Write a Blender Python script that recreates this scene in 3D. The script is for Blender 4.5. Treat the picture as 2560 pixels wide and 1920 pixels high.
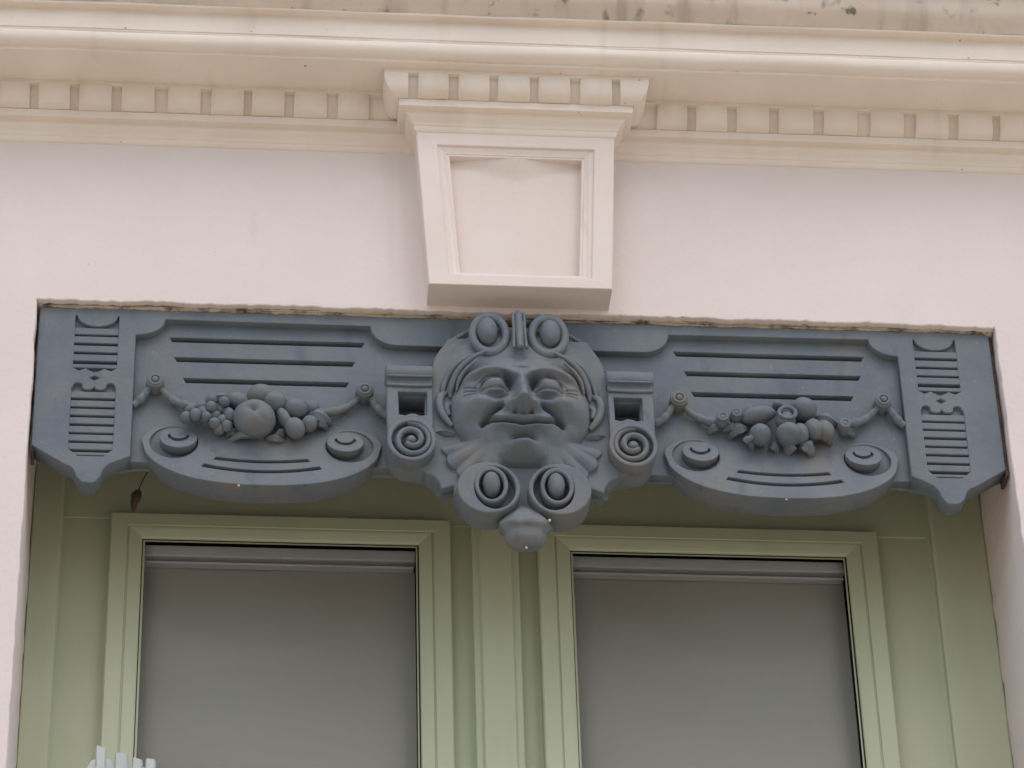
import bpy, bmesh, math, random
from mathutils import Matrix, Vector, noise
R = math.radians
rnd = random.Random(7)
for o in list(bpy.data.objects): bpy.data.objects.remove(o)
scene = bpy.context.scene
col = scene.collection

# ---------------------------------------------------------------- camera
cd = bpy.data.cameras.new('camera'); camo = bpy.data.objects.new('camera', cd); col.objects.link(camo)
cd.sensor_width = 36; cd.lens = 124.31; cd.clip_start = .05; cd.clip_end = 2000
rot = Matrix(((.99624, -.0274, -.0822), (-.08257, -.58776, -.80481), (-.02627, .80857, -.58781)))
camo.matrix_world = Matrix.Translation((-.40782, -3.83341, 1.48318)) @ rot.to_4x4()
scene.camera = camo
# ---------------------------------------------------------------- sky, sun, exposure
SUN_EL, SUN_AZ = 55, 10          # azimuth measured from straight out of the facade towards +x
w = bpy.data.worlds.new('World'); scene.world = w; w.use_nodes = True
nt = w.node_tree; nt.nodes.clear()
sky = nt.nodes.new('ShaderNodeTexSky'); sky.sky_type = 'NISHITA'; sky.sun_disc = False
sky.sun_elevation = R(SUN_EL); sky.sun_rotation = R(180 - SUN_AZ); sky.air_density = 1.0; sky.dust_density = 2.0; sky.ozone_density = 1.0
bg = nt.nodes.new('ShaderNodeBackground'); bg.inputs['Strength'].default_value = .15
wo = nt.nodes.new('ShaderNodeOutputWorld')
nt.links.new(sky.outputs[0], bg.inputs[0]); nt.links.new(bg.outputs[0], wo.inputs[0])
sl = bpy.data.lights.new('sun', 'SUN'); sl.energy = 1.1; sl.angle = R(90); sl.color = (1, .96, .90)
so = bpy.data.objects.new('sun', sl); col.objects.link(so)
dv = Vector((math.sin(R(SUN_AZ))*math.cos(R(SUN_EL)), -math.cos(R(SUN_AZ))*math.cos(R(SUN_EL)), math.sin(R(SUN_EL))))
so.rotation_euler = dv.to_track_quat('Z', 'Y').to_euler(); so.location = dv*30
vs = scene.view_settings; vs.view_transform = 'Standard'; vs.look = 'None'; vs.gamma = 1; vs.use_curve_mapping = False
vs.exposure = 0.46
LZ = 4.40                        # height of the lintel's top edge above the pavement

# ---------------------------------------------------------------- materials
def mat(name, c1, c2=None, scale=6, rough=.8, bump=.0, bscale=60, detail=6, spots=None, spec=.3, stretch=(1,1,1), lo=.35, hi=.7):
    m = bpy.data.materials.new(name); m.use_nodes = True; t = m.node_tree; b = t.nodes['Principled BSDF']
    b.inputs['Roughness'].default_value = rough; b.inputs['Specular IOR Level'].default_value = spec
    L = t.links.new
    geo = t.nodes.new('ShaderNodeNewGeometry'); mp = t.nodes.new('ShaderNodeMapping'); mp.inputs['Scale'].default_value = stretch
    L(geo.outputs['Position'], mp.inputs['Vector'])
    last = None
    n = t.nodes.new('ShaderNodeTexNoise'); n.inputs['Scale'].default_value = scale; n.inputs['Detail'].default_value = detail; n.inputs['Roughness'].default_value = .62
    L(mp.outputs[0], n.inputs['Vector'])
    r = t.nodes.new('ShaderNodeValToRGB'); r.color_ramp.elements[0].position = lo; r.color_ramp.elements[1].position = hi
    r.color_ramp.elements[0].color = (*c1, 1); r.color_ramp.elements[1].color = (*(c2 or c1), 1)
    L(n.outputs['Fac'], r.inputs[0]); last = r.outputs[0]
    for (sc, pos, width, colr, st) in (spots or []):
        n2 = t.nodes.new('ShaderNodeTexNoise'); n2.inputs['Scale'].default_value = sc; n2.inputs['Detail'].default_value = 5
        m2 = t.nodes.new('ShaderNodeMapping'); m2.inputs['Scale'].default_value = st; L(geo.outputs['Position'], m2.inputs['Vector']); L(m2.outputs[0], n2.inputs['Vector'])
        r2 = t.nodes.new('ShaderNodeValToRGB'); r2.color_ramp.elements[0].position = pos; r2.color_ramp.elements[1].position = pos+width
        r2.color_ramp.elements[0].color = (0,0,0,1); r2.color_ramp.elements[1].color = (1,1,1,1)
        L(n2.outputs['Fac'], r2.inputs[0])
        mx = t.nodes.new('ShaderNodeMix'); mx.data_type = 'RGBA'; L(r2.outputs[0], mx.inputs[0]); L(last, mx.inputs[6]); mx.inputs[7].default_value = (*colr, 1)
        last = mx.outputs[2]
    L(last, b.inputs['Base Color'])
    if bump:
        nb = t.nodes.new('ShaderNodeTexNoise'); nb.inputs['Scale'].default_value = bscale; nb.inputs['Detail'].default_value = 5
        L(geo.outputs['Position'], nb.inputs['Vector'])
        bp = t.nodes.new('ShaderNodeBump'); bp.inputs['Strength'].default_value = bump; bp.inputs['Distance'].default_value = .002
        L(nb.outputs['Fac'], bp.inputs['Height']); L(bp.outputs[0], b.inputs['Normal'])
    return m
M = {}
M['wall'] = mat('wall_paint', (.69,.605,.575), (.735,.65,.62), 3.2, .88, .35, 110, spots=[(70,.735,.02,(.42,.36,.32),(1,1,1)), (5,.60,.25,(.66,.60,.585),(1,1,.5)), (2.2,.56,.2,(.70,.63,.59),(1,1,1)), (9,.69,.12,(.61,.56,.545),(2.2,1,.5)), (4,.62,.14,(.66,.60,.57),(6,1,.25)), (120,.76,.02,(.30,.26,.24),(1,1,1))])
M['cornice'] = mat('cornice_paint', (.74,.645,.565), (.80,.715,.635), 7, .85, .25, 60, stretch=(1,1,.5), spots=[(9,.60,.2,(.68,.585,.49),(2.5,1,.35)), (80,.74,.02,(.30,.25,.20),(1,1,1))])
M['cornice_top'] = mat('weathered_cornice_paint', (.60,.51,.43), (.70,.61,.53), 7, .88, .3, 60, spots=[(6,.52,.22,(.40,.34,.28),(4,1,.35)), (22,.60,.08,(.26,.23,.19),(1,1,.6)), (30,.66,.05,(.20,.18,.15),(1,1,1))])
M['soffit'] = mat('keystone_paint', (.70,.605,.545), (.755,.66,.61), 5, .86, .4, 60, spots=[(60,.745,.02,(.35,.3,.25),(1,1,1)), (18,.66,.10,(.64,.56,.49),(1,2.5,.5))])
M['mortar'] = mat('crumbling_mortar', (.10,.075,.062), (.50,.40,.31), 30, .95, .9, 120, lo=.34, hi=.50)
M['dark_joint'] = mat('dark_joint_fill', (.05,.036,.034), (.16,.115,.10), 40, .95, .8, 120)  # dark brown strips between wall and lintel sides
M['iron'] = mat('slate_paint', (.118,.142,.170), (.158,.180,.200), 11, .66, .60, 75, spec=.3, spots=[(13,.52,.2,(.165,.168,.165),(1,1,.6)), (26,.60,.12,(.108,.132,.165),(1,1,.45)), (150,.66,.05,(.20,.195,.185),(1,1,1)), (90,.75,.02,(.28,.25,.2),(1,1,1))])
M['iron2'] = mat('slate_paint_worn', (.120,.142,.168), (.162,.178,.196), 16, .64, .65, 85, spec=.3, spots=[(16,.52,.2,(.168,.164,.158),(1,1,.7)), (40,.60,.10,(.115,.130,.152),(1,1,.6)), (160,.67,.05,(.21,.20,.185),(1,1,1))])
M['green'] = mat('sage_paint', (.42,.45,.31), (.46,.49,.345), 4, .5, .1, 30, spec=.4, stretch=(3,1,.25), spots=[(5,.58,.2,(.46,.45,.32),(5,1,.2))])
M['blind'] = mat('grey_blind', (.375,.36,.33), (.40,.385,.355), 2.5, .9, .1, 400, stretch=(1,1,6))
M['white'] = mat('white_plastic', (.62,.62,.63), (.66,.66,.67), 12, .5)
M['chalk'] = mat('chalky_white_paint', (.44,.47,.46), (.52,.55,.54), 20, .7, .3, 90)
M['dark'] = mat('dark_room', (.02,.02,.02), (.03,.03,.03), 4, .9)
M['rubber'] = mat('black_gasket', (.012,.012,.014), (.02,.02,.02), 20, .6)
M['leaf'] = mat('dried_leaf', (.035,.024,.017), (.075,.050,.034), 60, .9, .5, 150)
M['drip'] = mat('cream_paint_drip', (.68,.58,.42), (.72,.64,.5), 50, .5)
M['pave'] = mat('bounce_paving', (.68,.565,.40), (.74,.625,.455), 2, .9, .4, 20, spots=[(3,.6,.1,(.60,.50,.36),(1,1,1))])  # unseen ground, coloured pale and warm to bounce light up to the soffits
M['opp'] = mat('bounce_render', (.74,.68,.58), (.80,.74,.64), 2, .9)  # render of the added house, kept pale for frontal bounce
M['pane'] = mat('dark_window', (.06,.065,.07), (.08,.085,.09), 2, .2)
g = bpy.data.materials.new('window_glass'); g.use_nodes = True; t = g.node_tree; t.nodes.clear()
fr = t.nodes.new('ShaderNodeFresnel'); fr.inputs['IOR'].default_value = 1.22
tr = t.nodes.new('ShaderNodeBsdfTransparent'); tr.inputs[0].default_value = (.97,.975,.965,1)
gl = t.nodes.new('ShaderNodeBsdfGlossy'); gl.inputs['Roughness'].default_value = .03
mx = t.nodes.new('ShaderNodeMixShader'); ou = t.nodes.new('ShaderNodeOutputMaterial')
t.links.new(fr.outputs[0], mx.inputs[0]); t.links.new(tr.outputs[0], mx.inputs[1]); t.links.new(gl.outputs[0], mx.inputs[2]); t.links.new(mx.outputs[0], ou.inputs[0])
M['glass'] = g

# ---------------------------------------------------------------- helpers
def empty(name, loc, label, cat, group=None):
    o = bpy.data.objects.new(name, None); col.objects.link(o); o.location = loc; o.empty_display_size = .05
    o['label'] = label; o['category'] = cat
    if group: o['group'] = group
    return o
def link(name, me, parent=None, loc=(0,0,0), smooth=False, m=None):
    if m is not None and not me.materials: me.materials.append(M[m])
    o = bpy.data.objects.new(name, me); col.objects.link(o); o.location = loc; o.parent = parent
    if smooth: me.polygons.foreach_set('use_smooth', [True]*len(me.polygons))
    return o
def mesh(name, vs, fs, m, parent=None, loc=(0,0,0), smooth=False, sharp=None, fix=True):
    me = bpy.data.meshes.new(name); me.from_pydata(vs, [], fs)
    if fix:
        bm = bmesh.new(); bm.from_mesh(me); bmesh.ops.recalc_face_normals(bm, faces=bm.faces); bm.to_mesh(me); bm.free()
    me.update()
    o = link(name, me, parent, loc, smooth or sharp is not None, m)
    if sharp is not None: me.set_sharp_from_angle(angle=R(sharp))
    return o
def plate(name, loops, yf, yb, m, parent=None, bevel=.0012, warp=None, loc=(0,0,0), res=1):
    """flat cast piece: closed loops of (x, z) with holes, front at yf, back at yb, rounded arrises"""
    cu = bpy.data.curves.new(name, 'CURVE'); cu.dimensions = '2D'; cu.fill_mode = 'BOTH'
    th = yb - yf
    cu.extrude = max(th/2 - bevel, .0001); cu.bevel_depth = bevel; cu.bevel_resolution = res; cu.offset = -bevel
    for lp in loops:
        s = cu.splines.new('POLY'); s.points.add(len(lp)-1); s.use_cyclic_u = True
        for p, (x, z) in zip(s.points, lp): p.co = (x, z, 0, 1)
    tmp = bpy.data.objects.new('tmp', cu); col.objects.link(tmp)
    dg = bpy.context.evaluated_depsgraph_get(); ev = tmp.evaluated_get(dg)
    me = bpy.data.meshes.new_from_object(ev); bpy.data.objects.remove(tmp); bpy.data.curves.remove(cu)
    me.name = name; yc = (yf+yb)/2
    for v in me.vertices:
        x, z, d = v.co
        y = yc - d
        if warp: x, y, z = warp(x, y, z)
        v.co = (x, y, z)
    bm = bmesh.new(); bm.from_mesh(me); bmesh.ops.remove_doubles(bm, verts=bm.verts, dist=1e-6); bmesh.ops.recalc_face_normals(bm, faces=bm.faces); bm.to_mesh(me); bm.free()
    me.materials.clear()
    return link(name, me, parent, loc, False, m)
def arc(cx, cz, rx, rz, a0, a1, n=16):
    return [(cx+rx*math.cos(R(a0+(a1-a0)*i/n)), cz+rz*math.sin(R(a0+(a1-a0)*i/n))) for i in range(n+1)]
def circ(cx, cz, rx, rz=None, n=40): return arc(cx, cz, rx, rz or rx, 0, 360, n)[:-1]
def mir(lp, c=0): return [(2*c-x, z) for x, z in reversed(lp)]
def box(name, x0, x1, y0, y1, z0, z1, m, parent=None, bevel=.0015, loc=(0,0,0)):
    bm = bmesh.new(); bmesh.ops.create_cube(bm, size=1)
    for v in bm.verts: v.co = ((x0+x1)/2+v.co.x*(x1-x0), (y0+y1)/2+v.co.y*(y1-y0), (z0+z1)/2+v.co.z*(z1-z0))
    if bevel: bmesh.ops.bevel(bm, geom=bm.edges[:], offset=bevel, segments=2, affect='EDGES', profile=.5)
    me = bpy.data.meshes.new(name); bm.to_mesh(me); bm.free()
    return link(name, me, parent, loc, False, m)
def smoothpath(pts, n=6):
    out = []
    P = [pts[0]] + list(pts) + [pts[-1]]
    for i in range(1, len(P)-2):
        a, b, c, d = [Vector(q) for q in P[i-1:i+3]]
        for k in range(n):
            t = k/n
            out.append(.5*((2*b)+(c-a)*t+(2*a-5*b+4*c-d)*t*t+(3*b-a-3*c+d)*t**3))
    out.append(Vector(pts[-1])); return out
def tube(name, pts, rad, m, parent=None, n=10, sub=6, flat=1.0, knob=0):
    """swept round bar; rad number or list, flat squeezes it in depth"""
    P = smoothpath(pts, sub); N = len(P)
    if not isinstance(rad, (list, tuple)): rad = [rad]*len(pts)
    vs, fs = [], []
    for i, p in enumerate(P):
        f = i/(N-1)*(len(rad)-1); k = min(int(f), len(rad)-2); r = rad[k]+(rad[k+1]-rad[k])*(f-k)
        if knob: r *= 1+.10*math.sin(i*knob)
        tg = (P[min(i+1, N-1)]-P[max(i-1, 0)]).normalized()
        side = tg.cross(Vector((0,-1,0)))
        side = side.normalized() if side.length > 1e-4 else Vector((1,0,0))
        up = side.cross(tg).normalized()
        for k in range(n):
            a = 2*math.pi*k/n; vs.append(p+side*r*math.cos(a)+up*r*flat*math.sin(a))
    for i in range(N-1):
        for k in range(n): fs.append((i*n+k, i*n+(k+1)%n, (i+1)*n+(k+1)%n, (i+1)*n+k))
    fs.append(tuple(range(n))); fs.append(tuple((N-1)*n+k for k in range(n)))
    return mesh(name, vs, fs, m, parent, smooth=True)
def blob(name, c, r, m, parent=None, seg=20, ring=14, fn=None, tilt=0):
    vs, fs = [], []
    if not isinstance(r, (tuple, list)): r = (r, r, r)
    ct, st = math.cos(R(tilt)), math.sin(R(tilt))
    for i in range(ring+1):
        th = math.pi*i/ring
        for k in range(seg):
            ph = 2*math.pi*k/seg
            d = Vector((math.sin(th)*math.cos(ph), math.sin(th)*math.sin(ph), math.cos(th)))
            s = (fn(d) if fn else 1)*(1+.055*noise.noise(d*1.3+Vector(c)*70)+.018*noise.noise(d*3.1+Vector(c)*40))
            x, y, z = d.x*r[0]*s, d.y*r[1]*s, d.z*r[2]*s
            vs.append((c[0]+x*ct+z*st, c[1]+y, c[2]-x*st+z*ct))
    for i in range(ring):
        for k in range(seg): fs.append((i*seg+k, i*seg+(k+1)%seg, (i+1)*seg+(k+1)%seg, (i+1)*seg+k))
    me = bpy.data.meshes.new(name); me.from_pydata(vs, [], fs)
    bm = bmesh.new(); bm.from_mesh(me); bmesh.ops.remove_doubles(bm, verts=bm.verts, dist=1e-6); bmesh.ops.recalc_face_normals(bm, faces=bm.faces); bm.to_mesh(me); bm.free()
    return link(name, me, parent, smooth=True, m=m)
def torus(name, c, R0, r, m, parent=None, sx=1, sz=1, n=36, k=10):
    vs, fs = [], []
    for i in range(n):
        a = 2*math.pi*i/n
        for j in range(k):
            b = 2*math.pi*j/k; q = R0+r*math.cos(b)
            vs.append((c[0]+q*math.cos(a)*sx, c[1]-r*math.sin(b), c[2]+q*math.sin(a)*sz))
    for i in range(n):
        for j in range(k): fs.append((i*k+j, i*k+(j+1)%k, ((i+1)%n)*k+(j+1)%k, ((i+1)%n)*k+j))
    return mesh(name, vs, fs, m, parent, smooth=True)
def leaf(name, base, tip, width, m, parent=None, rise=.010, curl=.004, n=8):
    """pointed leaf with a midrib, lying on the relief; base and tip are (x, y, z)"""
    b, t = Vector(base), Vector(tip); ax = t-b; sd = ax.cross(Vector((0,-1,0))).normalized()
    vs, fs = [], []
    for i in range(n+1):
        u = i/n; wd = width*math.sin(math.pi*min(1, u*.92+.06))**.8*(1+.14*math.sin(u*17))
        c = b+ax*u+Vector((0,-1,0))*(rise*math.sin(math.pi*u)-curl*u*u)
        for j, s in enumerate((-1, -.5, 0, .5, 1)):
            vs.append(c+sd*wd*s+Vector((0,1,0))*(.0035*abs(s)-.0012*(s == 0)))
        for s in (-1, 0, 1): vs.append(c+sd*wd*s*.8+Vector((0,1,0))*.010)
    for i in range(n):
        a, d = i*8, (i+1)*8
        for j in range(4): fs.append((a+j, a+j+1, d+j+1, d+j))
        fs += [(a, d, d+5, a+5), (a+5, d+5, d+6, a+6), (a+6, d+6, d+7, a+7), (a+7, d+7, d+4, a+4)]
    fs += [(0,1,2,3,4,7,6,5), tuple(n*8+k for k in (0,1,2,3,4,7,6,5))]
    return mesh(name, vs, fs, m, parent, sharp=50)
def inset_poly(poly, d, wts):
    n = len(poly); out = []; L = []
    for i in range(n):
        a, b = Vector(poly[i]), Vector(poly[(i+1) % n]); e = (b-a).normalized(); nn = Vector((-e.y, e.x))
        L.append((a+nn*d*wts[i], e))
    for i in range(n):
        (p, e), (q, f) = L[i-1], L[i]
        den = e.x*f.y-e.y*f.x; t = ((q.x-p.x)*f.y-(q.y-p.y)*f.x)/den
        out.append((p.x+e.x*t, p.y+e.y*t))
    return out
def ringsweep(name, poly, prof, m, parent=None, wts=None, cap0=False, cap1=False, loc=(0,0,0), sharp=None):
    """poly counter-clockwise (x, z); prof list of (inset, y): mitred moulding round the polygon"""
    wts = wts or [1]*len(poly); vs, fs = [], []; n = len(poly)
    for d, y in prof: vs += [(x, y, z) for x, z in inset_poly(poly, d, wts)]
    for i in range(len(prof)-1):
        for k in range(n): fs.append((i*n+k, i*n+(k+1) % n, (i+1)*n+(k+1) % n, (i+1)*n+k))
    if cap0: fs.append(tuple(range(n)))
    if cap1: fs.append(tuple((len(prof)-1)*n+k for k in range(n)))
    return mesh(name, vs, fs, m, parent, loc, sharp=sharp)
def wob(x, s, a): return a*noise.noise(Vector((x*s, 3.3, 1.7)))

# ================================================================ THE SETTING
N = 40
mesh('pavement', [(-300,-300,0),(300,-300,0),(300,300,0),(-300,300,0)], [(0,1,2,3)], 'pave')['kind'] = 'structure'

opp = empty('added_opposite_house', (0,-12,0), 'added unseen cream townhouse across the street, shaping glass reflections and bounced light', 'house')  # unseen house added to cover the sky reflected in the panes and bounce light
wl = []
for r_ in range(5):
    for c_ in range(3): wl.append((-1.55+c_*2.0, -.50+c_*2.0, .9+r_*2.75, 2.6+r_*2.75))
plate('wall', [[(-2.4,0),(4.4,0),(4.4,15.0),(-2.4,15.0)]] + [[(a,c),(b,c),(b,d),(a,d)] for a,b,c,d in wl], -.4, 0, 'opp', opp, .004)
for a, b, c, d in wl: box('window', a-.02, b+.02, -.26, -.20, c-.02, d+.02, 'pane', opp, 0)
# ================================================================ FACADE
fac = empty('house_facade', (0,0,0), 'pale pinkish rendered house wall with moulded cream cornice and keystone', 'facade')
UP = (0,0,LZ)
OX0, OX1, OTOP, OBOT = -.6575, .6565, .0035, -1.80
hole = []
k = 300
for i in range(k+1):
    z = OBOT+(OTOP-OBOT)*i/k; hole.append((OX0+wob(z, 30, .0016)+wob(z, 120, .0008), z))
for i in range(1, 520):
    x = OX0+(OX1-OX0)*i/520
    hole.append((x, OTOP+wob(x+9, 16, .0025)+wob(x, 90, .0022)+wob(x, 260, .0012)))
for i in range(k, -1, -1):
    z = OBOT+(OTOP-OBOT)*i/k; hole.append((OX1+wob(z+5, 30, .0016)+wob(z, 120, .0008), z))
wall = plate('wall', [[(-2.6,-LZ),(2.6,-LZ),(2.6,1.9),(-2.6,1.9)], hole], 0, .225, 'wall', fac, .0022, loc=UP, res=2)
# crumbling mortar left in the joint between wall and lintel
jt = []
for i in range(341): x = -.655+1.31*i/340; jt.append((x, .012))
for i in range(340, -1, -1): x = -.655+1.31*i/340; jt.append((x, -.0012+wob(x, 40, .0026)+wob(x, 160, .0018)))
plate('mortar_joint', [jt], .0095, .036, 'mortar', fac, .0006, loc=UP, warp=lambda x, y, z: (x, y+(.004*noise.noise(Vector((x*70, z*70, 1))) if y < .02 else 0), z))
for sx in (-1, 1):
    xa, xb = (-.6545, -.6505) if sx < 0 else (.6495, .6535)
    plate('mortar_joint', [[(xa+wob(z+sx, 90, .0012), z) for z in [-.235+.245*i/90 for i in range(91)]] + [(xb, .01), (xb, -.235)] if sx > 0 else
                           [(xb, -.235), (xb, .01)] + [(xa+wob(z+sx, 90, .0012), z) for z in [.01-.245*i/90 for i in range(91)]]], .016, .05, 'dark_joint', fac, .0004, loc=UP)

# ---- cornice: profiles are (projection, height)
KX, KC, KP = .139, -.005, .049
bed = [(-.01,.2775),(0,.2785),(.0015,.2795),(.0032,.2818),(.004,.2845),(.004,.2872)]
for i in range(9):                                   # cyma
    t = i/8; bed.append((.0055+.0095*(t-.16*math.sin(2*math.pi*t)), .2885+.0155*t))
bed += [(.0155,.3052),(.0250,.3056),(.0258,.3062),(.0258,.3172),(.0252,.3180),(.0215,.3182)]
for i in range(7):                                   # ground of the dentil band
    t = i/6; bed.append((.0215+.0165*math.sin(t*math.pi/2), .3182+.0298*t))
bed += [(.0462,.3484),(.0470,.3490),(.0470,.3565),(-.01,.3565)]
def plan(p, x0=-2.5, x1=2.5):
    return [(x0,-p),(KC-KX-p,-p),(KC-KX-p,-KP-p),(KC+KX+p,-KP-p),(KC+KX+p,-p),(x1,-p)]
vs, fs = [], []
for p, z in bed:
    vs += [(x, y, z) for x, y in plan(p)]
for i in range(len(bed)-1):
    for k in range(5): fs.append((i*6+k, i*6+k+1, (i+1)*6+k+1, (i+1)*6+k))
corn = mesh('cornice', vs, fs, 'cornice', fac, UP, sharp=32)
cor = [(0,.3545),(.1090,.3545),(.1100,.3552),(.1100,.3582),(.1108,.3588)]
for i in range(13):
    a = -90+180*i/12; cor.append((.1110+.0135*math.cos(R(a)), .3724+.0136*math.sin(R(a))))
cor += [(.1125,.3866),(.1150,.3872),(.1156,.3890),(.1156,.3905),(.1170,.3912),(.1170,.4240),(.1180,.4252),(.1285,.4256),(.1292,.4262),(.1292,.4290)]
corona = []
def extr(name, prof, mm, parent, seg=90, amp=.0006, sharp=32, x0=-2.5, x1=2.5):
    vs, fs = [], []; n = len(prof)
    for i in range(seg+1):
        x = x0+(x1-x0)*i/seg
        for j, (p, z) in enumerate(prof):
            vs.append((x, -p+amp*noise.noise(Vector((x*9, j*.35, 2))), z+amp*noise.noise(Vector((x*8, j*.3, 7)))))
    for i in range(seg):
        for j in range(n-1): fs.append((i*n+j, i*n+j+1, (i+1)*n+j+1, (i+1)*n+j))
    return mesh(name, vs, fs, mm, parent, UP, sharp=sharp)
corona = extr('corona', cor, 'cornice', fac, 160, .0009)
cy = [(.1292,.4290)]
for i in range(13):
    t = i/12; cy.append((.1300+.046*(t+.13*math.sin(2*math.pi*t)), .4300+.062*t))
cy += [(.1775,.4925),(.1775,.5060),(.170,.509),(-.01,.56)]
extr('crown_moulding', cy, 'cornice_top', fac, 160, .0012)
# dentils: ovolo blocks
def dentil_prof():
    pr = [(.012,.3178),(.0282,.3182)]
    for i in range(9):
        a = math.pi/2*i/8; pr.append((.0285+.0188*math.sin(a)**.9, .3484-.0300*math.cos(a)))
    pr += [(.0455,.3496),(.012,.3496)]
    return pr
dp = dentil_prof(); n = len(dp)
def dentil_mesh():
    vs = []; b = .05
    for x, ins in ((-.5,.0024),(-.5+b,0),(.5-b,0),(.5,.0024)):
        for p, z in dp: vs.append((x, -(p-ins), z))
    fs = [(i*n+j, i*n+(j+1) % n, (i+1)*n+(j+1) % n, (i+1)*n+j) for i in range(3) for j in range(n)]
    fs += [tuple(range(n)), tuple(3*n+j for j in range(n))]
    me = bpy.data.meshes.new('dentil'); me.from_pydata(vs, [], fs)
    bm = bmesh.new(); bm.from_mesh(me); bmesh.ops.recalc_face_normals(bm, faces=bm.faces); bm.to_mesh(me); bm.free()
    me.materials.append(M['cornice']); me.polygons.foreach_set('use_smooth', [True]*len(me.polygons)); me.set_sharp_from_angle(angle=R(30))
    return me
dm = dentil_mesh()
def dentil(x0, x1, yo):
    o = bpy.data.objects.new('dentil', dm); col.objects.link(o); o.parent = corn
    o.location = ((x0+x1)/2, yo+rnd.uniform(-.0008,.0008), rnd.uniform(-.0006,.0006)); o.scale = (x1-x0, 1, 1); o.rotation_euler = (0, rnd.uniform(-.008,.008), 0)
for a, b in [(-.7846,-.740),(-.7246,-.6834),(-.6691,-.6259),(-.6132,-.5681),(-.5541,-.5084),(-.4942,-.4484),(-.4337,-.3883),(-.3731,-.3276),(-.3139,-.2682),(-.254,-.2103),
             (.1984,.2416),(.2559,.3005),(.3137,.36),(.3742,.4236),(.4392,.4875),(.5034,.5513),(.568,.6152),(.6306,.6798),(.695,.742)]: dentil(a, b, 0)
for a, b in [(-.1436,-.1011),(-.0877,-.0445),(-.031,.0135),(.0258,.0704),(.0835,.1282)]: dentil(a, b, -KP)
for s in (-1, 1):                                    # corner dentils return along the keystone's sides
    vs, fs = [], []
    xe = -.1578 if s < 0 else .141
    for j, (p, z) in enumerate(dp):
        cxp = KC+s*(KX+p); vs += [(xe, -KP-p, z), (cxp, -KP-p, z), (cxp, -.030, z)]
    for j in range(n):
        q = (j+1) % n
        for k in range(2): fs.append((j*3+k, j*3+k+1, q*3+k+1, q*3+k))
    fs += [tuple(j*3 for j in range(n)), tuple(j*3+2 for j in range(n))]
    mesh('dentil', vs, fs, 'cornice', corn, sharp=30)
# ---- keystone
tz, bz = .2795, .0115
TL, TR_, BL, BR = (KC-.1395, tz), (KC+.1395, tz), (KC-.1250, bz), (KC+.1250, bz)
poly = [BL, BR, TR_, TL]
wt = [.62, 1, .80, 1]
key = ringsweep('keystone', poly, [(0,.03),(0,-.0482),(.0012,-.0494),(.0268,-.0494),(.0280,-.0486),(.0284,-.0462),(.0315,-.0459),(.0345,-.0447),(.0375,-.0429),(.0405,-.0424),(.0412,-.0414),(.0440,-.0411),(.0448,-.0404),(.0448,-.0265)], 'soffit', fac, wt, cap0=False, loc=UP, sharp=30)
ip = inset_poly(poly, .0446, wt)
vs, fs = [], []; A_, B_ = 41, 41
for i in range(A_):
    v = i/(A_-1)
    for j in range(B_):
        u = j/(B_-1)
        x = (ip[0][0]*(1-u)+ip[1][0]*u)*(1-v)+(ip[3][0]*(1-u)+ip[2][0]*u)*v; z = ip[0][1]*(1-v)+ip[3][1]*v
        zt = ip[3][1]; c = abs(u-.5)*2; zv = zt-.031*(1-c**1.1)
        h = max(0, z-zv)*.44
        vs.append((x, -.0282-h, z))
for i in range(A_-1):
    for j in range(B_-1): fs.append((i*B_+j, i*B_+j+1, (i+1)*B_+j+1, (i+1)*B_+j))
mesh('panel', vs, fs, 'soffit', key, sharp=20)

# ================================================================ LAMBREQUIN (cast lintel)
lam = empty('carved_lintel', (0,0,LZ), 'slate blue cast lintel with grinning mask, fruit garlands and scrolls above the window', 'lintel')
CX = -.002
YP, YF, YB, YFL = .012, .024, .046, .040
def mx_(lp, s): return lp if s > 0 else [(-x, z) for x, z in reversed(lp)]
def off(lp, s): return [(CX+x, z) for x, z in mx_(lp, s)]
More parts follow.
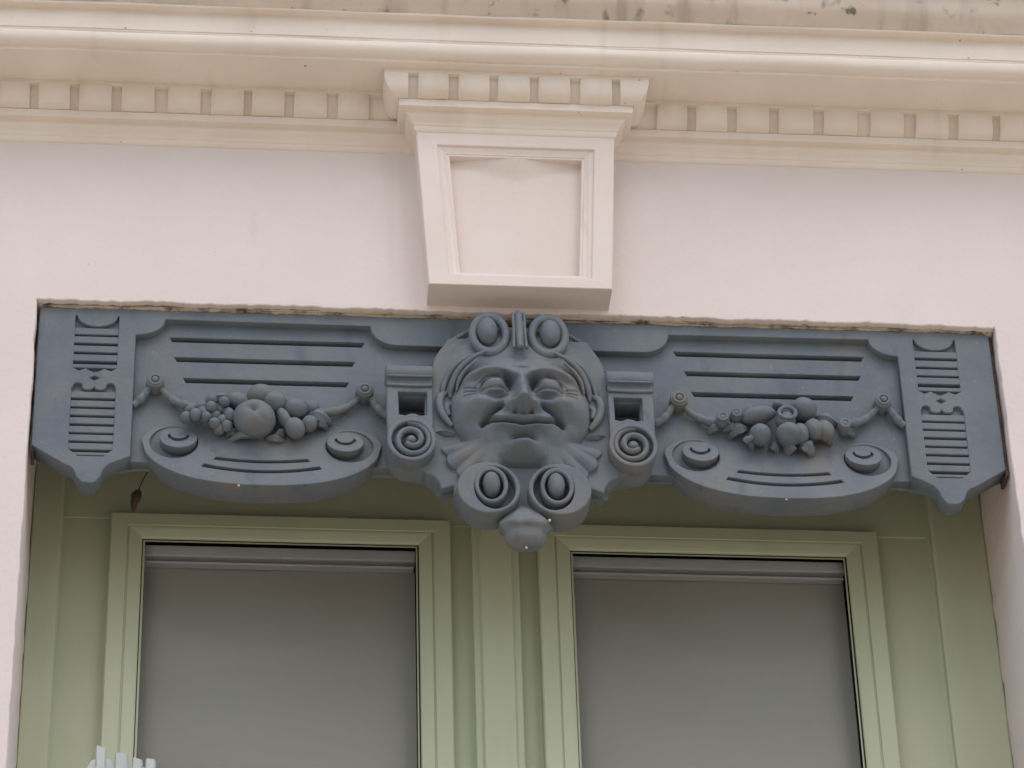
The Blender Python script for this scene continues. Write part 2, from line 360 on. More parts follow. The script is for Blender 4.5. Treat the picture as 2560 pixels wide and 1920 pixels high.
# backing sheet behind everything, floor of slots and flutes
plate('backing_sheet', [[(CX-.650,-.228),(CX-.606,-.252),(CX-.54,-.250),(CX-.515,-.2445),(CX+.515,-.2445),(CX+.54,-.250),(CX+.606,-.252),(CX+.650,-.228),(CX+.650,-.001),(CX-.650,-.001)]], YFL, YB, 'iron', lam, .0008)
for s in (-1, 1):
    # pilaster with fluted sinkings
    tipz = -.2855
    pil = [(.02,-.0005),(.02,-.0485)] + arc(.168,-.0170,.0365,.0315,270,360,14) + arc(.5210,-.0155,.0390,.0275,180,270,14) + [(.5210,-.2425),(.5440,-.2535)] + arc(.5440,-.2775,.0145,.0215,78,8,6)[1:] + [(.5655,tipz),(.5715,tipz-.0015),(.5835,tipz)] + arc(.6075,-.2800,.0165,.0215,172,100,6) + [(.6075,-.2575),(.6515,-.2285),(.6515,-.0005)]
    lune = [(.5445,-.0125)] + arc(.5735,-.0125,.0272,.0185,180,360,16)[0:] + [(.6030,-.0125),(.6032,-.1000)] + [(.5950,-.1050),(.5860,-.1010),(.5735,-.1085),(.5610,-.1010),(.5520,-.1050),(.5445,-.1000)]
    low = [(.5447,-.1330)] + arc(.5520,-.1300,.0058,.0048,180,20,8) + arc(.5655,-.1312,.0080,.0055,170,370,10) + arc(.5815,-.1312,.0080,.0055,170,370,10) + arc(.5950,-.1300,.0058,.0048,160,0,8) + [(.6032,-.1330),(.6032,-.2325),(.5905,-.2440),(.5565,-.2440),(.5447,-.2325)]
    dia = [(.5735,-.1210),(.5810,-.1165),(.5735,-.1130),(.5660,-.1165)]
    P = plate('border', [off(pil, s), off(lune, s), off(low, s), off(dia, s)], YP, YFL+.0015, 'iron', lam, .0013)
    ribs = [(-.0385-.0146*i, .0110) for i in range(4)]
    ribs += [(-.1440-.0140*i, .0104) for i in range(7)]
    for i, (zc, h) in enumerate(ribs + [(-.0965,.0065),(-.2395,.0050)]):
        x0, x1 = (.5435,.6042)
        if i == len(ribs)+1: x0, x1 = .5500, .5970
        zc += rnd.uniform(-.0005,.0005)
        a, b = CX+s*x0, CX+s*x1
        box('rib', min(a,b), max(a,b), YP+.0008+rnd.uniform(0,.0006), YFL+.001, zc-h/2, zc+h/2, 'iron', P, .0012)
    for za, zb in ((-.0110,-.0330),(-.0935,-.1385)):
        box('flute_floor', CX+min(s*.5435,s*.6042), CX+max(s*.5435,s*.6042), YP+.0065, YFL+.0012, zb, za, 'iron', P, 0)
    # field with three sunk lines
    H = .0082
    fld = [(.095,-.044),(.5215,-.044),(.5215,-.2440),(.095,-.2440)]
    fld = [(.095,-.012),(.5215,-.012),(.5215,-.2440),(.095,-.2440)]
    def slot(a, b, z, k=.004): return [(a,z),(b,z),(b-k,z-H),(a+k,z-H)]
    plate('field', [off(fld, s), off(slot(.2115,.4760,-.0366), s), off(slot(.2245,.4690,-.0695), s), off(slot(.2325,.4560,-.1042), s)], YF, YFL+.001, 'iron', lam, .0009)
    # apron with two scroll eyes
    AC = .3485
    def apron_warp(x, y, z, s=s):
        if y < .033: y -= .205*(-.1835-z)
        return x, y, z
    out = []
    for i in range(61):
        o_ = -.159+.318*i/60
        out.append((AC+o_, -.2130-.0780*max(0, 1-(abs(o_)/.159)**2.4)**.5))
    out += arc(AC+.113,-.2120,.046,.030,0,90,12)[1:] + arc(AC-.113,-.2120,.046,.030,90,180,12)[:-1]
    holes = []
    for q in (-1, 1):
        holes.append(circ(AC+q*.1165, -.2150, .0318, .0290, 44))
    def arcslot(hw, z0, sag, h): return [(AC-hw+2*hw*i/24, z0-sag*(1-((i-12)/12)**2)) for i in range(25)] + [(AC+hw+.004-2*(hw+.004)*i/24, z0-h-sag*(1-((i-12)/12)**2)) for i in range(25)]
    holes.append(arcslot(.0605,-.2400,.0050,.0050)); holes.append(arcslot(.0760,-.2535,.0100,.0050))
    AP = plate('apron', [off(out, s)]+[off(h_, s) for h_ in holes], YF-.0004, YB-.001, 'iron2', lam, .0012, warp=apron_warp)
    plate('arc_floor', [off(arcslot(.074,-.2360,.008,.0300), s)], .0175, .042, 'iron2', AP, .0004)
    for q in (-1, 1):
        c = CX+s*(AC+q*.1105)
        lune_ = arc(c,-.2060,.0140,.0125,172,368,20) + arc(c,-.2030,.0112,.0092,372,168,20)
        plate('scroll_eye', [circ(c,-.2105,.0246,.0222,44), lune_], .0180, .034, 'iron2', AP, .0009, warp=lambda x, y, z: (x, y-.42*(-.1890-z)+.0035 if y < .025 else y, z))
        plate('eye_floor', [circ(c,-.2080,.018,.0145,36)], .0180, .034, 'iron2', AP, .0005, warp=lambda x, y, z: (x, y-.42*(-.1890-z)+.0085 if y < .025 else y, z))

# ---------------------------------------------------------------- garlands
for s in (-1, 1):
    G = tube('garland', [(CX+s*.5215,.017,-.1580),(CX+s*.512,.016,-.149),(CX+s*.503,.014,-.135),(CX+s*.494,.010,-.1255)], [.0046,.0062,.0052,.0034], 'iron2', lam, knob=1.3)
    tube('rope', [(CX+s*.4905,.010,-.1255),(CX+s*.478,.015,-.138),(CX+s*.466,.016,-.149),(CX+s*.450,.013,-.158),(CX+s*.43,.012,-.163)], [.0032,.0046,.0058,.0064,.005], 'iron2', G, knob=1.2)
    tube('rope', [(CX+s*.2145,.010,-.1310),(CX+s*.226,.015,-.144),(CX+s*.240,.016,-.154),(CX+s*.256,.013,-.162),(CX+s*.275,.012,-.165)], [.0032,.0046,.0058,.0064,.005], 'iron2', G, knob=1.2)
    tube('rope', [(CX+s*.2085,.010,-.1310),(CX+s*.200,.014,-.144),(CX+s*.190,.015,-.158),(CX+s*.176,.016,-.167)], [.0032,.0050,.0062,.005], 'iron2', G, knob=1.3)
    for bx, bz_ in ((.4925,-.1235),(.2125,-.1300)):
        b = plate('rosette', [circ(CX+s*bx, bz_, .0122, .0118, 28)], .003, .026, 'iron2', G, .003, res=3)
        torus('rosette_ring', (CX+s*bx, .003, bz_), .0075, .0022, 'iron2', b, n=24, k=8)
        blob('rosette_button', (CX+s*bx, .002, bz_), (.0045,.003,.0045), 'iron2', b, 12, 8)
    if s < 0: GL = G
    else: GR = G
# left cluster
def peach(d):
    f = max(0, -d.y)
    dm = .30*E2(-((d.x+.05)/.26)**2-((d.z-.12)/.20)**2)
    cr = .09*E2(-((d.x*.75+d.z*.66)/.10)**2)*(1 if d.x > -.1 else .2)
    return 1-(dm+cr)*f
E2 = math.exp
GRAPES = [(-.4520,-.1838),(-.4395,-.1823),(-.4461,-.1693),(-.4315,-.1664),(-.4190,-.1569),(-.4128,-.1779),(-.4252,-.1829),(-.4021,-.1603),(-.3966,-.1725),(-.4032,-.1879),(-.4139,-.1951),(-.4075,-.1985),(-.4300,-.1755),(-.4190,-.1690),(-.4080,-.1680),(-.3975,-.1960),(-.3935,-.1820)]
for i, (x, z) in enumerate(GRAPES):
    blob('grape', (x, .004-.005*math.sin(i*2.1), z), (.0080,.0095,.0080+.0008*math.sin(i*1.7)), 'iron2', GL, 14, 10)
blob('peach', (-.3617,.001,-.1860), (.0285,.0270,.0265), 'iron2', GL, 40, 32, peach)
def dimple(d): return 1-.16*E2(-((d.x-.1)/.25)**2-((d.z-.55)/.25)**2)*max(0, -d.y)
blob('apple', (-.3525,.010,-.1410), (.0200,.018,.0160), 'iron2', GL, 28, 18, dimple)
blob('apple', (-.3345,.008,-.1530), (.0170,.017,.0165), 'iron2', GL, 24, 16, dimple)
blob('plum', (-.3835,.012,-.1490), (.0170,.012,.0120), 'iron2', GL, 22, 14, tilt=20)
blob('plum', (-.3064,.006,-.1640), (.0155,.015,.0135), 'iron2', GL, 24, 16, tilt=15)
blob('pear', (-.3075,.004,-.1965), (.0130,.0150,.0155), 'iron2', GL, 24, 16, tilt=-30)
blob('pear', (-.3215,.006,-.1800), (.0085,.012,.0165), 'iron2', GL, 20, 14, tilt=-28)
blob('plum', (-.2885,.008,-.1860), (.0110,.012,.0120), 'iron2', GL, 20, 14, tilt=25)
blob('plum', (-.2865,.011,-.1570), (.0120,.010,.0100), 'iron2', GL, 18, 12)
leaf('leaf', (-.294,.012,-.168), (-.257,.013,-.1765), .0090, 'iron2', GL, .012)
leaf('leaf', (-.300,.014,-.156), (-.270,.015,-.1580), .0085, 'iron2', GL, .010)
leaf('leaf', (-.348,.013,-.203), (-.397,.014,-.2095), .0065, 'iron2', GL, .015)
leaf('leaf', (-.392,.014,-.145), (-.424,.015,-.1445), .0070, 'iron2', GL, .010)
leaf('leaf', (-.380,.014,-.196), (-.400,.015,-.1985), .0080, 'iron2', GL, .008)
leaf('leaf', (-.330,.013,-.194), (-.322,.015,-.2040), .0090, 'iron2', GL, .009)
leaf('leaf', (-.280,.013,-.180), (-.262,.015,-.1850), .0060, 'iron2', GL, .010)
leaf('leaf', (-.345,.014,-.206), (-.318,.015,-.2085), .0060, 'iron2', GL, .008)
# right cluster
def seam(d): return 1-.12*E2(-((d.x*.9+d.z*.25)/.11)**2)*max(0, -d.y)
blob('apple', (.3800,.009,-.1400), (.0185,.018,.0165), 'iron2', GR, 28, 18)
blob('fig', (.3165,.008,-.1530), (.0260,.015,.0120), 'iron2', GR, 28, 16, tilt=-14)
pod = blob('poppy_pod', (.3530,.004,-.1640), (.0135,.015,.0125), 'iron2', GR, 24, 16)
torus('pod_crown', (.3540,-.0090,-.1590), .0112, .0030, 'iron2', pod, sz=.82)
blob('pod_core', (.3540,-.0050,-.1590), (.0090,.0030,.0070), 'iron2', pod, 20, 10)
blob('peach', (.3545,.000,-.1890), (.0172,.020,.0160), 'iron2', GR, 30, 22)
blob('peach', (.3715,.005,-.1840), (.0125,.015,.0150), 'iron2', GR, 24, 16, tilt=-10)
pm = blob('pomegranate', (.3165,.002,-.1890), (.0150,.017,.0145), 'iron2', GR, 28, 18, tilt=20)
tube('pomegranate_crown', [(.308,.0,-.194),(.300,-.001,-.198),(.296,.002,-.200)], [.005,.0042,.0052], 'iron2', pm)
blob('hazelnut', (.3905,.004,-.1770), (.0125,.016,.0150), 'iron2', GR, 26, 18, seam, tilt=-25)
blob('hazelnut', (.4055,.006,-.1765), (.0125,.015,.0155), 'iron2', GR, 22, 16, seam, tilt=-35)
blob('berry', (.3450,.012,-.1330), (.0070,.010,.0060), 'iron2', GR, 14, 10)
for fx_, fz_, r_ in ((.2670,-.1640,.0080),(.2861,-.1570,.0075),(.4328,-.1697,.0080)):
    f_ = blob('blossom', (fx_,.008,fz_), (r_*1.15,.014,r_*1.1), 'iron2', GR, 18, 12)
    torus('blossom_rim', (fx_,-.0035,fz_), r_*.72, r_*.30, 'iron2', f_, n=20, k=8)
leaf('leaf', (.264,.013,-.168), (.248,.015,-.1755), .0060, 'iron2', GR, .008)
leaf('leaf', (.302,.012,-.170), (.276,.013,-.1820), .0085, 'iron2', GR, .012)
leaf('leaf', (.296,.012,-.186), (.310,.014,-.2030), .0060, 'iron2', GR, .013)
leaf('leaf', (.292,.013,-.170), (.268,.014,-.1715), .0060, 'iron2', GR, .010)
leaf('leaf', (.362,.012,-.196), (.352,.014,-.2105), .0090, 'iron2', GR, .013)
leaf('leaf', (.370,.012,-.195), (.392,.014,-.2115), .0095, 'iron2', GR, .014)
leaf('leaf', (.428,.013,-.170), (.452,.015,-.1740), .0055, 'iron2', GR, .008)
leaf('leaf', (.396,.013,-.148), (.428,.014,-.1570), .0090, 'iron2', GR, .008)
leaf('leaf', (.318,.013,-.142), (.294,.015,-.1440), .0070, 'iron2', GR, .010)
leaf('leaf', (.330,.013,-.196), (.344,.015,-.2055), .0070, 'iron2', GR, .010)
leaf('leaf', (.404,.012,-.180), (.4175,.014,-.1900), .0060, 'iron2', GR, .012)

# ---------------------------------------------------------------- cartouche
KM = -.0075
def om(lp, s): return [(KM+x, z) for x, z in mx_(lp, s)]
half = [(.095,-.050),(.118,-.105),(.150,-.110),(.176,-.118),(.178,-.160),(.1785,-.2330)] + arc(.1475,-.2330,.0310,.0335,0,-80,10)[1:] + [(.1400,-.2680),(.1280,-.2700)] + arc(.1370,-.2965,.0290,.0250,105,165,6) + [(.1080,-.2980),(.0910,-.2910),(.0905,-.3040)] + arc(.0480,-.3020,.0400,.0280,0,-92,14)[1:] + [(.034,-.3285),(.016,-.3250),(0,-.3240)]
full = [(KM+x, z) for x, z in half] + [(KM-x, z) for x, z in reversed(half[:-1])]
OP = [(.1275,-.1505),(.1620,-.1505),(.1620,-.1800),(.1275,-.1800)]
cart = plate('cartouche', [full, om(OP, 1), om(OP, -1)], -.0100, .0235, 'iron', lam, .0022, res=2)
def grid(name, x0, x1, z0, z1, nx, nz, fn, m, parent, keep=None, smooth=True):
    vs, fs, idx = [], [], {}
    for i in range(nz+1):
        for j in range(nx+1):
            x, z = x0+(x1-x0)*j/nx, z0+(z1-z0)*i/nz
            idx[i, j] = len(vs); vs.append((KM+x, fn(x, z), z))
    for i in range(nz):
        for j in range(nx):
            q = (idx[i,j], idx[i,j+1], idx[i+1,j+1], idx[i+1,j])
            if keep is None or all(keep(vs[k][0]-KM, vs[k][2]) for k in q): fs.append(q)
    used = sorted({k for f in fs for k in f}); rm = {k: i for i, k in enumerate(used)}
    return mesh(name, [vs[k] for k in used], [tuple(rm[k] for k in f) for f in fs], m, parent, smooth=smooth)
E_ = math.exp
def gs(x, z, cx, cz, sx, sz): return E_(-((x-cx)/sx)**2-((z-cz)/sz)**2)
def sst(a, b, x):
    t = min(1, max(0, (x-a)/(b-a))); return t*t*(3-2*t)
def polydist(x, z, pts):
    best = 9; bu = 0
    for i in range(len(pts)-1):
        ax, az = pts[i]; bx, bz2 = pts[i+1]; dx, dz = bx-ax, bz2-az
        t = max(0, min(1, ((x-ax)*dx+(z-az)*dz)/(dx*dx+dz*dz))); d = math.hypot(x-ax-dx*t, z-az-dz*t)
        if d < best: best = d; bu = (i+t)/(len(pts)-1)
    return best, bu
# hood above the forehead
def hood(x, z):
    r = (abs(x)/.112)**2.2+((z+.110)/.0925)**2 if z > -.110 else (abs(x)/.112)**2.2
    return .012-.042*max(0, 1-r)**.5
grid('hood', -.118, .118, -.128, -.014, 90, 50, hood, 'iron2', cart, keep=lambda x, z: ((abs(x)/.112)**2.2+(max(0, z+.110)/.0925)**2) < 1.12)
tube('hood_rim', [(KM+.1155*math.cos(R(a)), -.006, -.112+.0935*math.sin(R(a))) for a in range(8, 60, 8)], .0032, 'iron2', cart)
tube('hood_rim', [(KM-.1155*math.cos(R(a)), -.006, -.112+.0935*math.sin(R(a))) for a in range(8, 60, 8)], .0032, 'iron2', cart)
# the face
def face(x, z):
    a = abs(x)
    zc = -.168; hz = .092 if z > zc else .096
    r = (a/(.096-.016*sst(-.195,-.250,z)))**2.5+(abs(z-zc)/hz)**2.5
    h = .048*max(0, 1-r)**.42-.004
    f = 0
    # brow, sockets, eyes
    zb = -.1225-6.0*(a-.036)**2-.007*max(0, 1-a/.014)
    f += .0085*E_(-((z-zb)/.0058)**2)*E_(-((a-.040)/.034)**2)
    f -= .0120*gs(a, z, .036, -.1365, .026, .0075)
    f -= .0200*gs(a, z, .0175, -.1430, .0074, .0145)
    f -= .0060*gs(a, z, .060, -.1530, .014, .0120)
    e = ((a-.0365)/.0205)**2+((z+.1500)/.0165)**2
    f += .0140*max(0, 1-e)**.6 if e < 1 else 0
    zl = -.1352-42*(a-.0365)**2
    f += .0060*E_(-((z-zl)/.0019)**2)*sst(.0215,.016,abs(a-.0365))
    f -= .0034*E_(-((z-zl+.0042)/.0017)**2)*sst(.0200,.013,abs(a-.0365))
    zl3 = -.1285-26*(a-.0385)**2
    f += .0028*E_(-((z-zl3)/.0030)**2)*sst(.030,.018,abs(a-.0385))
    zl2 = -.1650+6*(a-.0365)**2
    f += .0034*E_(-((z-zl2)/.0024)**2)*sst(.023,.014,abs(a-.0365))
    f -= .0026*E_(-((z-zl2-.0045)/.0018)**2)*sst(.020,.012,abs(a-.0365))
    f -= .0022*E_(-((z-zl2+.0055)/.0026)**2)*sst(.026,.014,abs(a-.040))
    # nose
    tt = min(1, max(0, (-.126-z)/.064)); hn = .004+.035*tt**1.3; sg = .0066+.0052*tt**2
    fall = sst(-.2020,-.1920,z)*sst(-.114,-.130,z)
    f += hn*fall*E_(-(a/sg)**2.6)
    f += .0155*gs(a, z, .0168, -.1880, .0068, .0072)
    f -= .0130*gs(a, z, .0095, -.1970, .0036, .0030)
    f -= .0026*gs(x, z, .001, -.1165, .009, .0016)
    # cheeks and folds
    f += .0200*gs(a, z, .0575, -.1830, .0200, .0150)
    d, u = polydist(a, z, [(.0225,-.1815),(.0340,-.1885),(.0450,-.1970),(.0530,-.2080),(.0535,-.2180)])
    f -= .0170*E_(-(d/.0040)**2)*sst(-.05,.12,u)*sst(1,.65,u)
    # muzzle, lips
    f += .0075*gs(x, z, 0, -.2060, .034, .0140)
    zm = -.2135+4.6*a*a-.0012*E_(-(a/.006)**2)
    f -= .0160*E_(-((z-zm)/.0023)**2)*sst(.0480,.040,a)
    f += .0052*E_(-((z-zm-.0060-.0012*E_(-((a-.008)/.008)**2))/.0034)**2)*sst(.044,.020,a)
    f += .0078*E_(-((z-zm+.0060)/.0038)**2)*sst(.044,.018,a)
    f -= .0120*gs(a, z, .0460, -.2045, .0044, .0050)
    f -= .0020*gs(x, z, 0, -.2000, .0030, .0050)
    f -= .0165*gs(x, z, 0, -.2300, .0135, .0048)
    f += .0230*gs(x, z, 0, -.2450, .0195, .0100)
    f -= .0022*gs(x, z, 0, -.2480, .0028, .0060)
    f -= .0040*gs(a, z, .034, -.2360, .009, .012)
    f -= .0060*gs(a, z, .084, -.138, .012, .020)
    for k_ in range(3):                       # crow's feet
        d, u = polydist(a, z, [(.060,-.1490-.0040*k_),(.076,-.1440-.0075*k_)])
        f -= .0022*E_(-(d/.0013)**2)
    d, u = polydist(a, z, [(.0265,-.1705),(.0400,-.1745),(.0560,-.1715)])
    f -= .0018*E_(-(d/.0016)**2)
    f += .0011*noise.noise(Vector((x*90, z*90, 0)))+.0006*noise.noise(Vector((x*35, z*35, 5)))
    g_ = sst(1.0, .88, r)
    hf = h+f*g_ if r < 1 else -.004
    # leafy beard spreading from the jaw
    px, pz = a-.030, z+.2180; rad = math.hypot(px, pz); th = math.degrees(math.atan2(pz, px))
    fl = abs(math.sin(R(th)*9.5+.5))
    Rb = .0785+.0055*fl-.00011*abs(th+45)
    if rad < Rb and -150 < th < 24:
        w_ = rad/.08
        hb = .0285-.0140*w_**1.5+.0050*(fl-.5)*sst(.35,.95,w_)
        hb -= .024*sst(-28, 24, th)+.030*sst(-80, -125, th)+.012*sst(Rb-.0022, Rb, rad)
        k = .0022; m_ = max(hf, hb); hf = m_+k*math.log(E_((hf-m_)/k)+E_((hb-m_)/k))
    return -hf if hf > -.003 else .004
grid('face', -.114, .114, -.3000, -.0740, 270, 268, face, 'iron2', cart, keep=lambda x, z: True)
# locks and ears at the temples
for s in (-1, 1):
    X = lambda v: KM+s*v
    tube('hair_lock', [(X(.045),-.040,-.092),(X(.066),-.034,-.101),(X(.083),-.025,-.116),(X(.092),-.017,-.136),(X(.094),-.012,-.152)], [.002,.0036,.0046,.0046,.002], 'iron2', cart, flat=.9)
    tube('hair_lock', [(X(.066),-.028,-.092),(X(.086),-.018,-.103),(X(.098),-.011,-.120),(X(.103),-.010,-.136),(X(.103),-.010,-.148)], [.002,.0042,.0050,.0045,.002], 'iron2', cart)
    tube('hair_lock', [(X(.058),-.036,-.106),(X(.072),-.031,-.116),(X(.082),-.024,-.130),(X(.086),-.019,-.146)], [.001,.0026,.0030,.001], 'iron2', cart)
    tube('ear', [(X(.096),-.008,-.142),(X(.106),-.014,-.150),(X(.108),-.016,-.168),(X(.102),-.016,-.186),(X(.092),-.014,-.199)], [.003,.0052,.0052,.0050,.003], 'iron2', cart, flat=.8)
    tube('ear_lobe', [(X(.094),-.010,-.160),(X(.099),-.013,-.168),(X(.096),-.014,-.182)], [.003,.0045,.003], 'iron2', cart)
    leaf('side_leaf', (X(.086),-.012,-.212), (X(.116),-.011,-.2065), .0042, 'iron2', cart, .006)
    # strap work with opening, rolled top and volute
    st = [(.1180,-.1150),(.1180,-.2050),(.1170,-.2330),(.1780,-.2330),(.1790,-.1900),(.1790,-.1150),(.1700,-.1100),(.1270,-.1100)]
    op = [(.1255,-.1490),(.1635,-.1490),(.1635,-.1860)] + arc(.1445,-.2090,.0180,.0250,60,120,8) + [(.1255,-.1860)]
    S_ = plate('strap', [om(st, s), om(op, s)], -.0205, 0, 'iron2', cart, .0022, res=2)
    vs, fs = [], []; nn = 26                          # rolled top: a curl about a horizontal axis
    for ii, x in enumerate((.1165,.1185,.1785,.1805)):
        q = .86 if ii in (0, 3) else 1
        for k in range(nn):
            a = 2*math.pi*k/nn; vs.append((X(x), -.0105-.0155*q*math.cos(a), -.1175+.0150*q*math.sin(a)))
    for ii in range(3):
        for k in range(nn): fs.append((ii*nn+k, ii*nn+(k+1) % nn, (ii+1)*nn+(k+1) % nn, (ii+1)*nn+k))
    fs += [tuple(range(nn)), tuple(3*nn+k for k in range(nn))]
    mesh('strap_roll', vs, fs, 'iron2', S_, sharp=50)
    tube('strap_bead', [(X(.1180),-.0245,-.1262),(X(.148),-.0252,-.1268),(X(.179),-.0245,-.1262)], .0018, 'iron2', S_, sub=3)
    tube('strap_bead', [(X(.1180),-.0215,-.1390),(X(.148),-.0220,-.1400),(X(.179),-.0215,-.1390)], .0022, 'iron2', S_, sub=3)
    vc = (X(.1472), -.2330)
    V = plate('volute', [circ(*vc, .0325, .0355, 52), circ(vc[0], vc[1]-.0005, .0262, .0285, 44)], -.0315, -.005, 'iron2', cart, .0022, res=2)
    sp = []
    for i in range(34):
        u = i/33; ang = R(100-u*600); rr = .0275-.0185*u**.8
        sp.append((vc[0]-s*rr*math.cos(ang), -.0235-.0065*u, vc[1]+rr*1.06*math.sin(ang)))
    tube('volute_spiral', sp, [.0042]*24+[.0036]*6+[.003], 'iron2', V, sub=3, n=10, flat=1.5)
    blob('volute_eye', (vc[0], -.0255, vc[1]), (.0072,.0080,.0074), 'iron2', V, 18, 12)
    plate('volute_floor', [circ(*vc, .028, .030, 40)], -.0185, -.004, 'iron2', V, .0005)
    # upper egg volutes
    ev_ = torus('egg_volute', (X(.0400),-.0255,-.0545), .0226, .0058, 'iron2', cart, sx=1.0, sz=1.32)
    blob('egg', (X(.0425),-.0260,-.0505), (.0142,.0150,.0215), 'iron2', ev_, 24, 18)
    tube('egg_fillet', [(X(.0078),-.030,-.020),(X(.0070),-.034,-.050),(X(.0085),-.040,-.086)], [.0022,.0026,.0022], 'iron2', ev_)
    # lower scrolls: a spiral band round an egg
    cxs = X(.0468)
    scr = plate('scroll', [circ(cxs,-.3080,.0415,.0405,56), circ(cxs-s*.0082,-.3080,.0270,.0330,48)], -.0320, .0110, 'iron2', cart, .0024, res=2)
    plate('scroll_floor', [circ(cxs,-.3080,.0375,.0365,44)], -.0135, .0105, 'iron2', scr, .0005)
    plate('scroll_ring', [circ(X(.0432),-.3030,.0222,.0290,48), circ(X(.0432),-.3035,.0162,.0225,44)], -.0325, -.012, 'iron2', scr, .0026, res=3)
    blob('scroll_egg', (X(.0425),-.0230,-.2985), (.0120,.0155,.0190), 'iron2', scr, 24, 18)
tube('centre_rib', [(KM,-.030,-.019),(KM,-.036,-.050),(KM,-.043,-.088)], [.0048,.0055,.0045], 'iron2', cart)
# drop at the foot
vs, fs = [], []; pr = [(-.326,.006),(-.333,.013),(-.343,.023),(-.352,.030),(-.3585,.0345),(-.3625,.0352),(-.3655,.0325),(-.3665,.0285),(-.3720,.0272),(-.3790,.0268),(-.3840,.0235),(-.3880,.0165),(-.3900,.0070)]
nn = 40
for z, r in pr:
    for k in range(nn):
        a = 2*math.pi*k/nn; q = r*(1+.045*math.cos(a*9) if -.366 < z < -.335 else r and 1)
        vs.append((KM+.001+q*math.cos(a), -.012+q*.72*math.sin(a), z+.004*math.cos(a)**2*(z > -.366)))
for i in range(len(pr)-1):
    for k in range(nn): fs.append((i*nn+k, i*nn+(k+1) % nn, (i+1)*nn+(k+1) % nn, (i+1)*nn+k))
fs += [tuple(range(nn)), tuple((len(pr)-1)*nn+k for k in range(nn))]
drop = mesh('drop', vs, fs, 'iron2', cart, sharp=55)
for x, y, z in ((-.036,-.020,-.3395),(-.006,-.016,-.3905),(.024,-.030,-.3570),(-.38,.004,-.2905),(.345,.004,-.2905),(.40,.006,-.2850),(.42,.008,-.2795)):
    blob('paint_drip', (x,y,z), (.0018,.0018,.0022), 'drip', drop if abs(x) < .1 else lam, 8, 6)

# ================================================================ WINDOW
win = empty('casement_window', (0,.2,LZ-1.8), 'sage green double casement window recessed under the slate lintel', 'window')
WO = (0,-.2,1.8)
ZB = -1.78
def rect(x0, x1, z0, z1): return [(x0,z0),(x1,z0),(x1,z1),(x0,z1)]
ringsweep('outer_frame', rect(-.6570,.6560,ZB,.0), [(0,.26),(0,.1915),(.0015,.190),(.0385,.190),(.0405,.1925),(.0405,.2060),(.0435,.2085),(.0830,.2085),(.0830,.26)], 'green', win, [1,1.85,1.05,1], loc=WO)
box('frame_board', -.6162, -.545, .2078, .25, ZB+.05, -.21, 'green', win, .001, WO)
box('transom_board', -.62, .582, .2068, .25, -.212, -.02, 'green', win, .0015, WO)
box('mullion_post', -.0885, .0315, .2075, .26, ZB+.05, -.205, 'green', win, .001, WO)
mu = ringsweep('mullion', rect(-.0590,.0050,ZB+.05,-.210), [(0,.215),(0,.1945),(.0012,.1932),(.0085,.1926),(.0105,.1890),(.0118,.1878)], 'green', win, [.0,1,.0,1], cap1=True, loc=WO)
for nm, x0, x1, gx0, gx1, tz in (('sash', -.5505, -.0885, -.5075, -.1322, -.2135), ('sash', .0312, .5040, .0758, .4588, -.2150)):
    iw = gx0-x0
    sh = ringsweep(nm, rect(x0,x1,ZB+.05,tz), [(0,.23),(0,.1895),(.0018,.1877),(.0225,.1877),(.0232,.1905),(.0248,.1905),(.0258,.1890),(.0290,.1895),(iw-.0060,.1915),(iw-.0015,.1930),(iw,.1945),(iw,.1985),(iw+.004,.1985)], 'green', win, [1,1,.86,1], loc=WO)
    gz = tz-iw*.86
    ringsweep('gasket', rect(gx0-.003,gx1+.003,ZB+.09,gz+.003), [(0,.1975),(.0042,.1975),(.0042,.2010),(0,.2010)], 'rubber', sh, loc=(0,0,0))
    box('glass_pane', gx0-.002, gx1+.002, .2000, .2040, ZB+.09, gz+.002, 'glass', sh, 0)
for x0, x1, zt, lab in ((-.5140,-.1350,-.240,'grey roller blind lowered behind the left pane of the window'), (.0720,.4590,-.242,'grey roller blind lowered behind the right pane of the window')):
    b = empty('roller_blind', ((x0+x1)/2,.226,LZ-1.75), lab, 'blind', 'roller blinds behind the panes')
    ox = ((x0+x1)/2, .226, -1.75)
    vs, fs = [], []; nx, nz = 24, 120
    for i in range(nz+1):
        for j in range(nx+1):
            x = x0+(x1-x0)*j/nx; z = -1.75+(zt-.031+1.75)*i/nz
            vs.append((x-ox[0], .006+.0010*math.sin(x*23+z*9)+.0016*noise.noise(Vector((x*3, z*14, 4))), z-ox[2]))
    for i in range(nz):
        for j in range(nx): fs.append((i*(nx+1)+j, i*(nx+1)+j+1, (i+1)*(nx+1)+j+1, (i+1)*(nx+1)+j))
    mesh('blind_fabric', vs, fs, 'blind', b, smooth=True)
    box('head_rail', x0-ox[0], x1-ox[0], -.0125, .022, zt-.0260-ox[2], zt-.0085-ox[2], 'white', b, .002)
    box('head_rail_lip', x0-ox[0], x1-.002-ox[0], -.0085, .004, zt-.0355-ox[2], zt-.0318-ox[2], 'white', b, .0008)
# dark room behind
rm = [( -1.2,.30,-2.2),(1.2,.30,-2.2),(1.2,2.5,-2.2),(-1.2,2.5,-2.2),(-1.2,.30,.4),(1.2,.30,.4),(1.2,2.5,.4),(-1.2,2.5,.4)]
ro = mesh('room', rm, [(0,1,2,3),(4,5,6,7),(1,2,6,5),(2,3,7,6),(3,0,4,7)], 'dark', fac, UP)

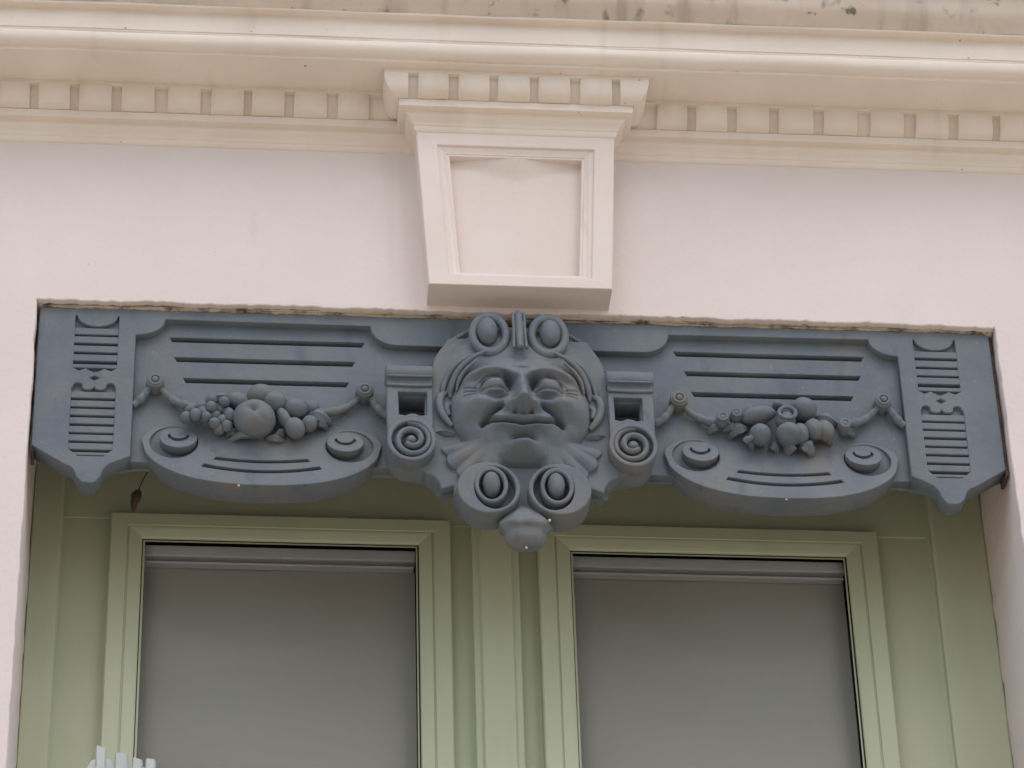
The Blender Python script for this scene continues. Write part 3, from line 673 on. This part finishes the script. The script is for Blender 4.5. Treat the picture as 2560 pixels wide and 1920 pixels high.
# ================================================================ SMALL THINGS
lf = empty('dried_leaf', (-.5160,.10,LZ-.2500), 'curled brown dried leaf hanging on a cobweb thread under the lintel left end', 'leaf')
lo = leaf('leaf_blade', (.004,0,.016), (-.004,.004,-.010), .0070, 'leaf', lf, .006)
tube('cobweb_thread', [(.004,0,.016),(.012,-.012,.030),(.030,-.030,.055),(.036,-.040,.068)], .0009, 'leaf', lf, n=6, sub=4)

fin = empty('railing_finial', (-.515,.06,LZ-1.8), 'chalky white painted finial tips rising at the lower left of the window', 'finial')
def petal(name, x0, x1, zt, lean, slope, parent):
    """blocky carved lobe of the finial with a sloping top"""
    c = (x0+x1)/2+.515; wd = (x1-x0)/2; vs, fs = [], []; nz = 6
    for i in range(nz+1):
        u = i/nz; z = 1.8-.78+(zt+.78)*u; q = wd*(.80+.22*u)
        x = c*(.80+.20*u)+lean*(1-u)
        for sx, sy in ((-1,-.5),(-.75,-1),(.70,-1),(1,-.6),(1,.8),(-1,.8)):
            vs.append((x+sx*q, sy*q*1.1-.006*u, z-slope*sx*u**3-(.0012 if i == nz and abs(sx) == 1 else 0)))
    for i in range(nz):
        for k in range(6): fs.append((i*6+k, i*6+(k+1) % 6, (i+1)*6+(k+1) % 6, (i+1)*6+k))
    fs += [tuple(range(6)), tuple(nz*6+k for k in range(6))]
    return mesh(name, vs, fs, 'chalk', parent, sharp=50)
plate('body', [[(x+.515, z+1.8) for x, z in [(-.5660,-.700),(-.5560,-.6800),(-.5400,-.6740),(-.5330,-.6790),(-.5250,-.6800),(-.5080,-.6860),(-.4930,-.6880),(-.4720,-.6900),(-.4760,-.720),(-.5000,-.790),(-.5300,-.790),(-.5600,-.730)]]], -.008, .012, 'chalk', fin, .002, res=2)
petal('lobe', -.5510,-.5375,-.6635,-.004,.0022,fin); petal('lobe', -.5270,-.5095,-.6735,.0,.0012,fin)
petal('lobe', -.5045,-.4915,-.6795,.0,.0022,fin); petal('lobe', -.4880,-.4755,-.6795,.003,.0010,fin)
tube('stem', [(0,0,0),(0,0,.5),(0,0,1.02)], [.014,.012,.016], 'chalk', fin)
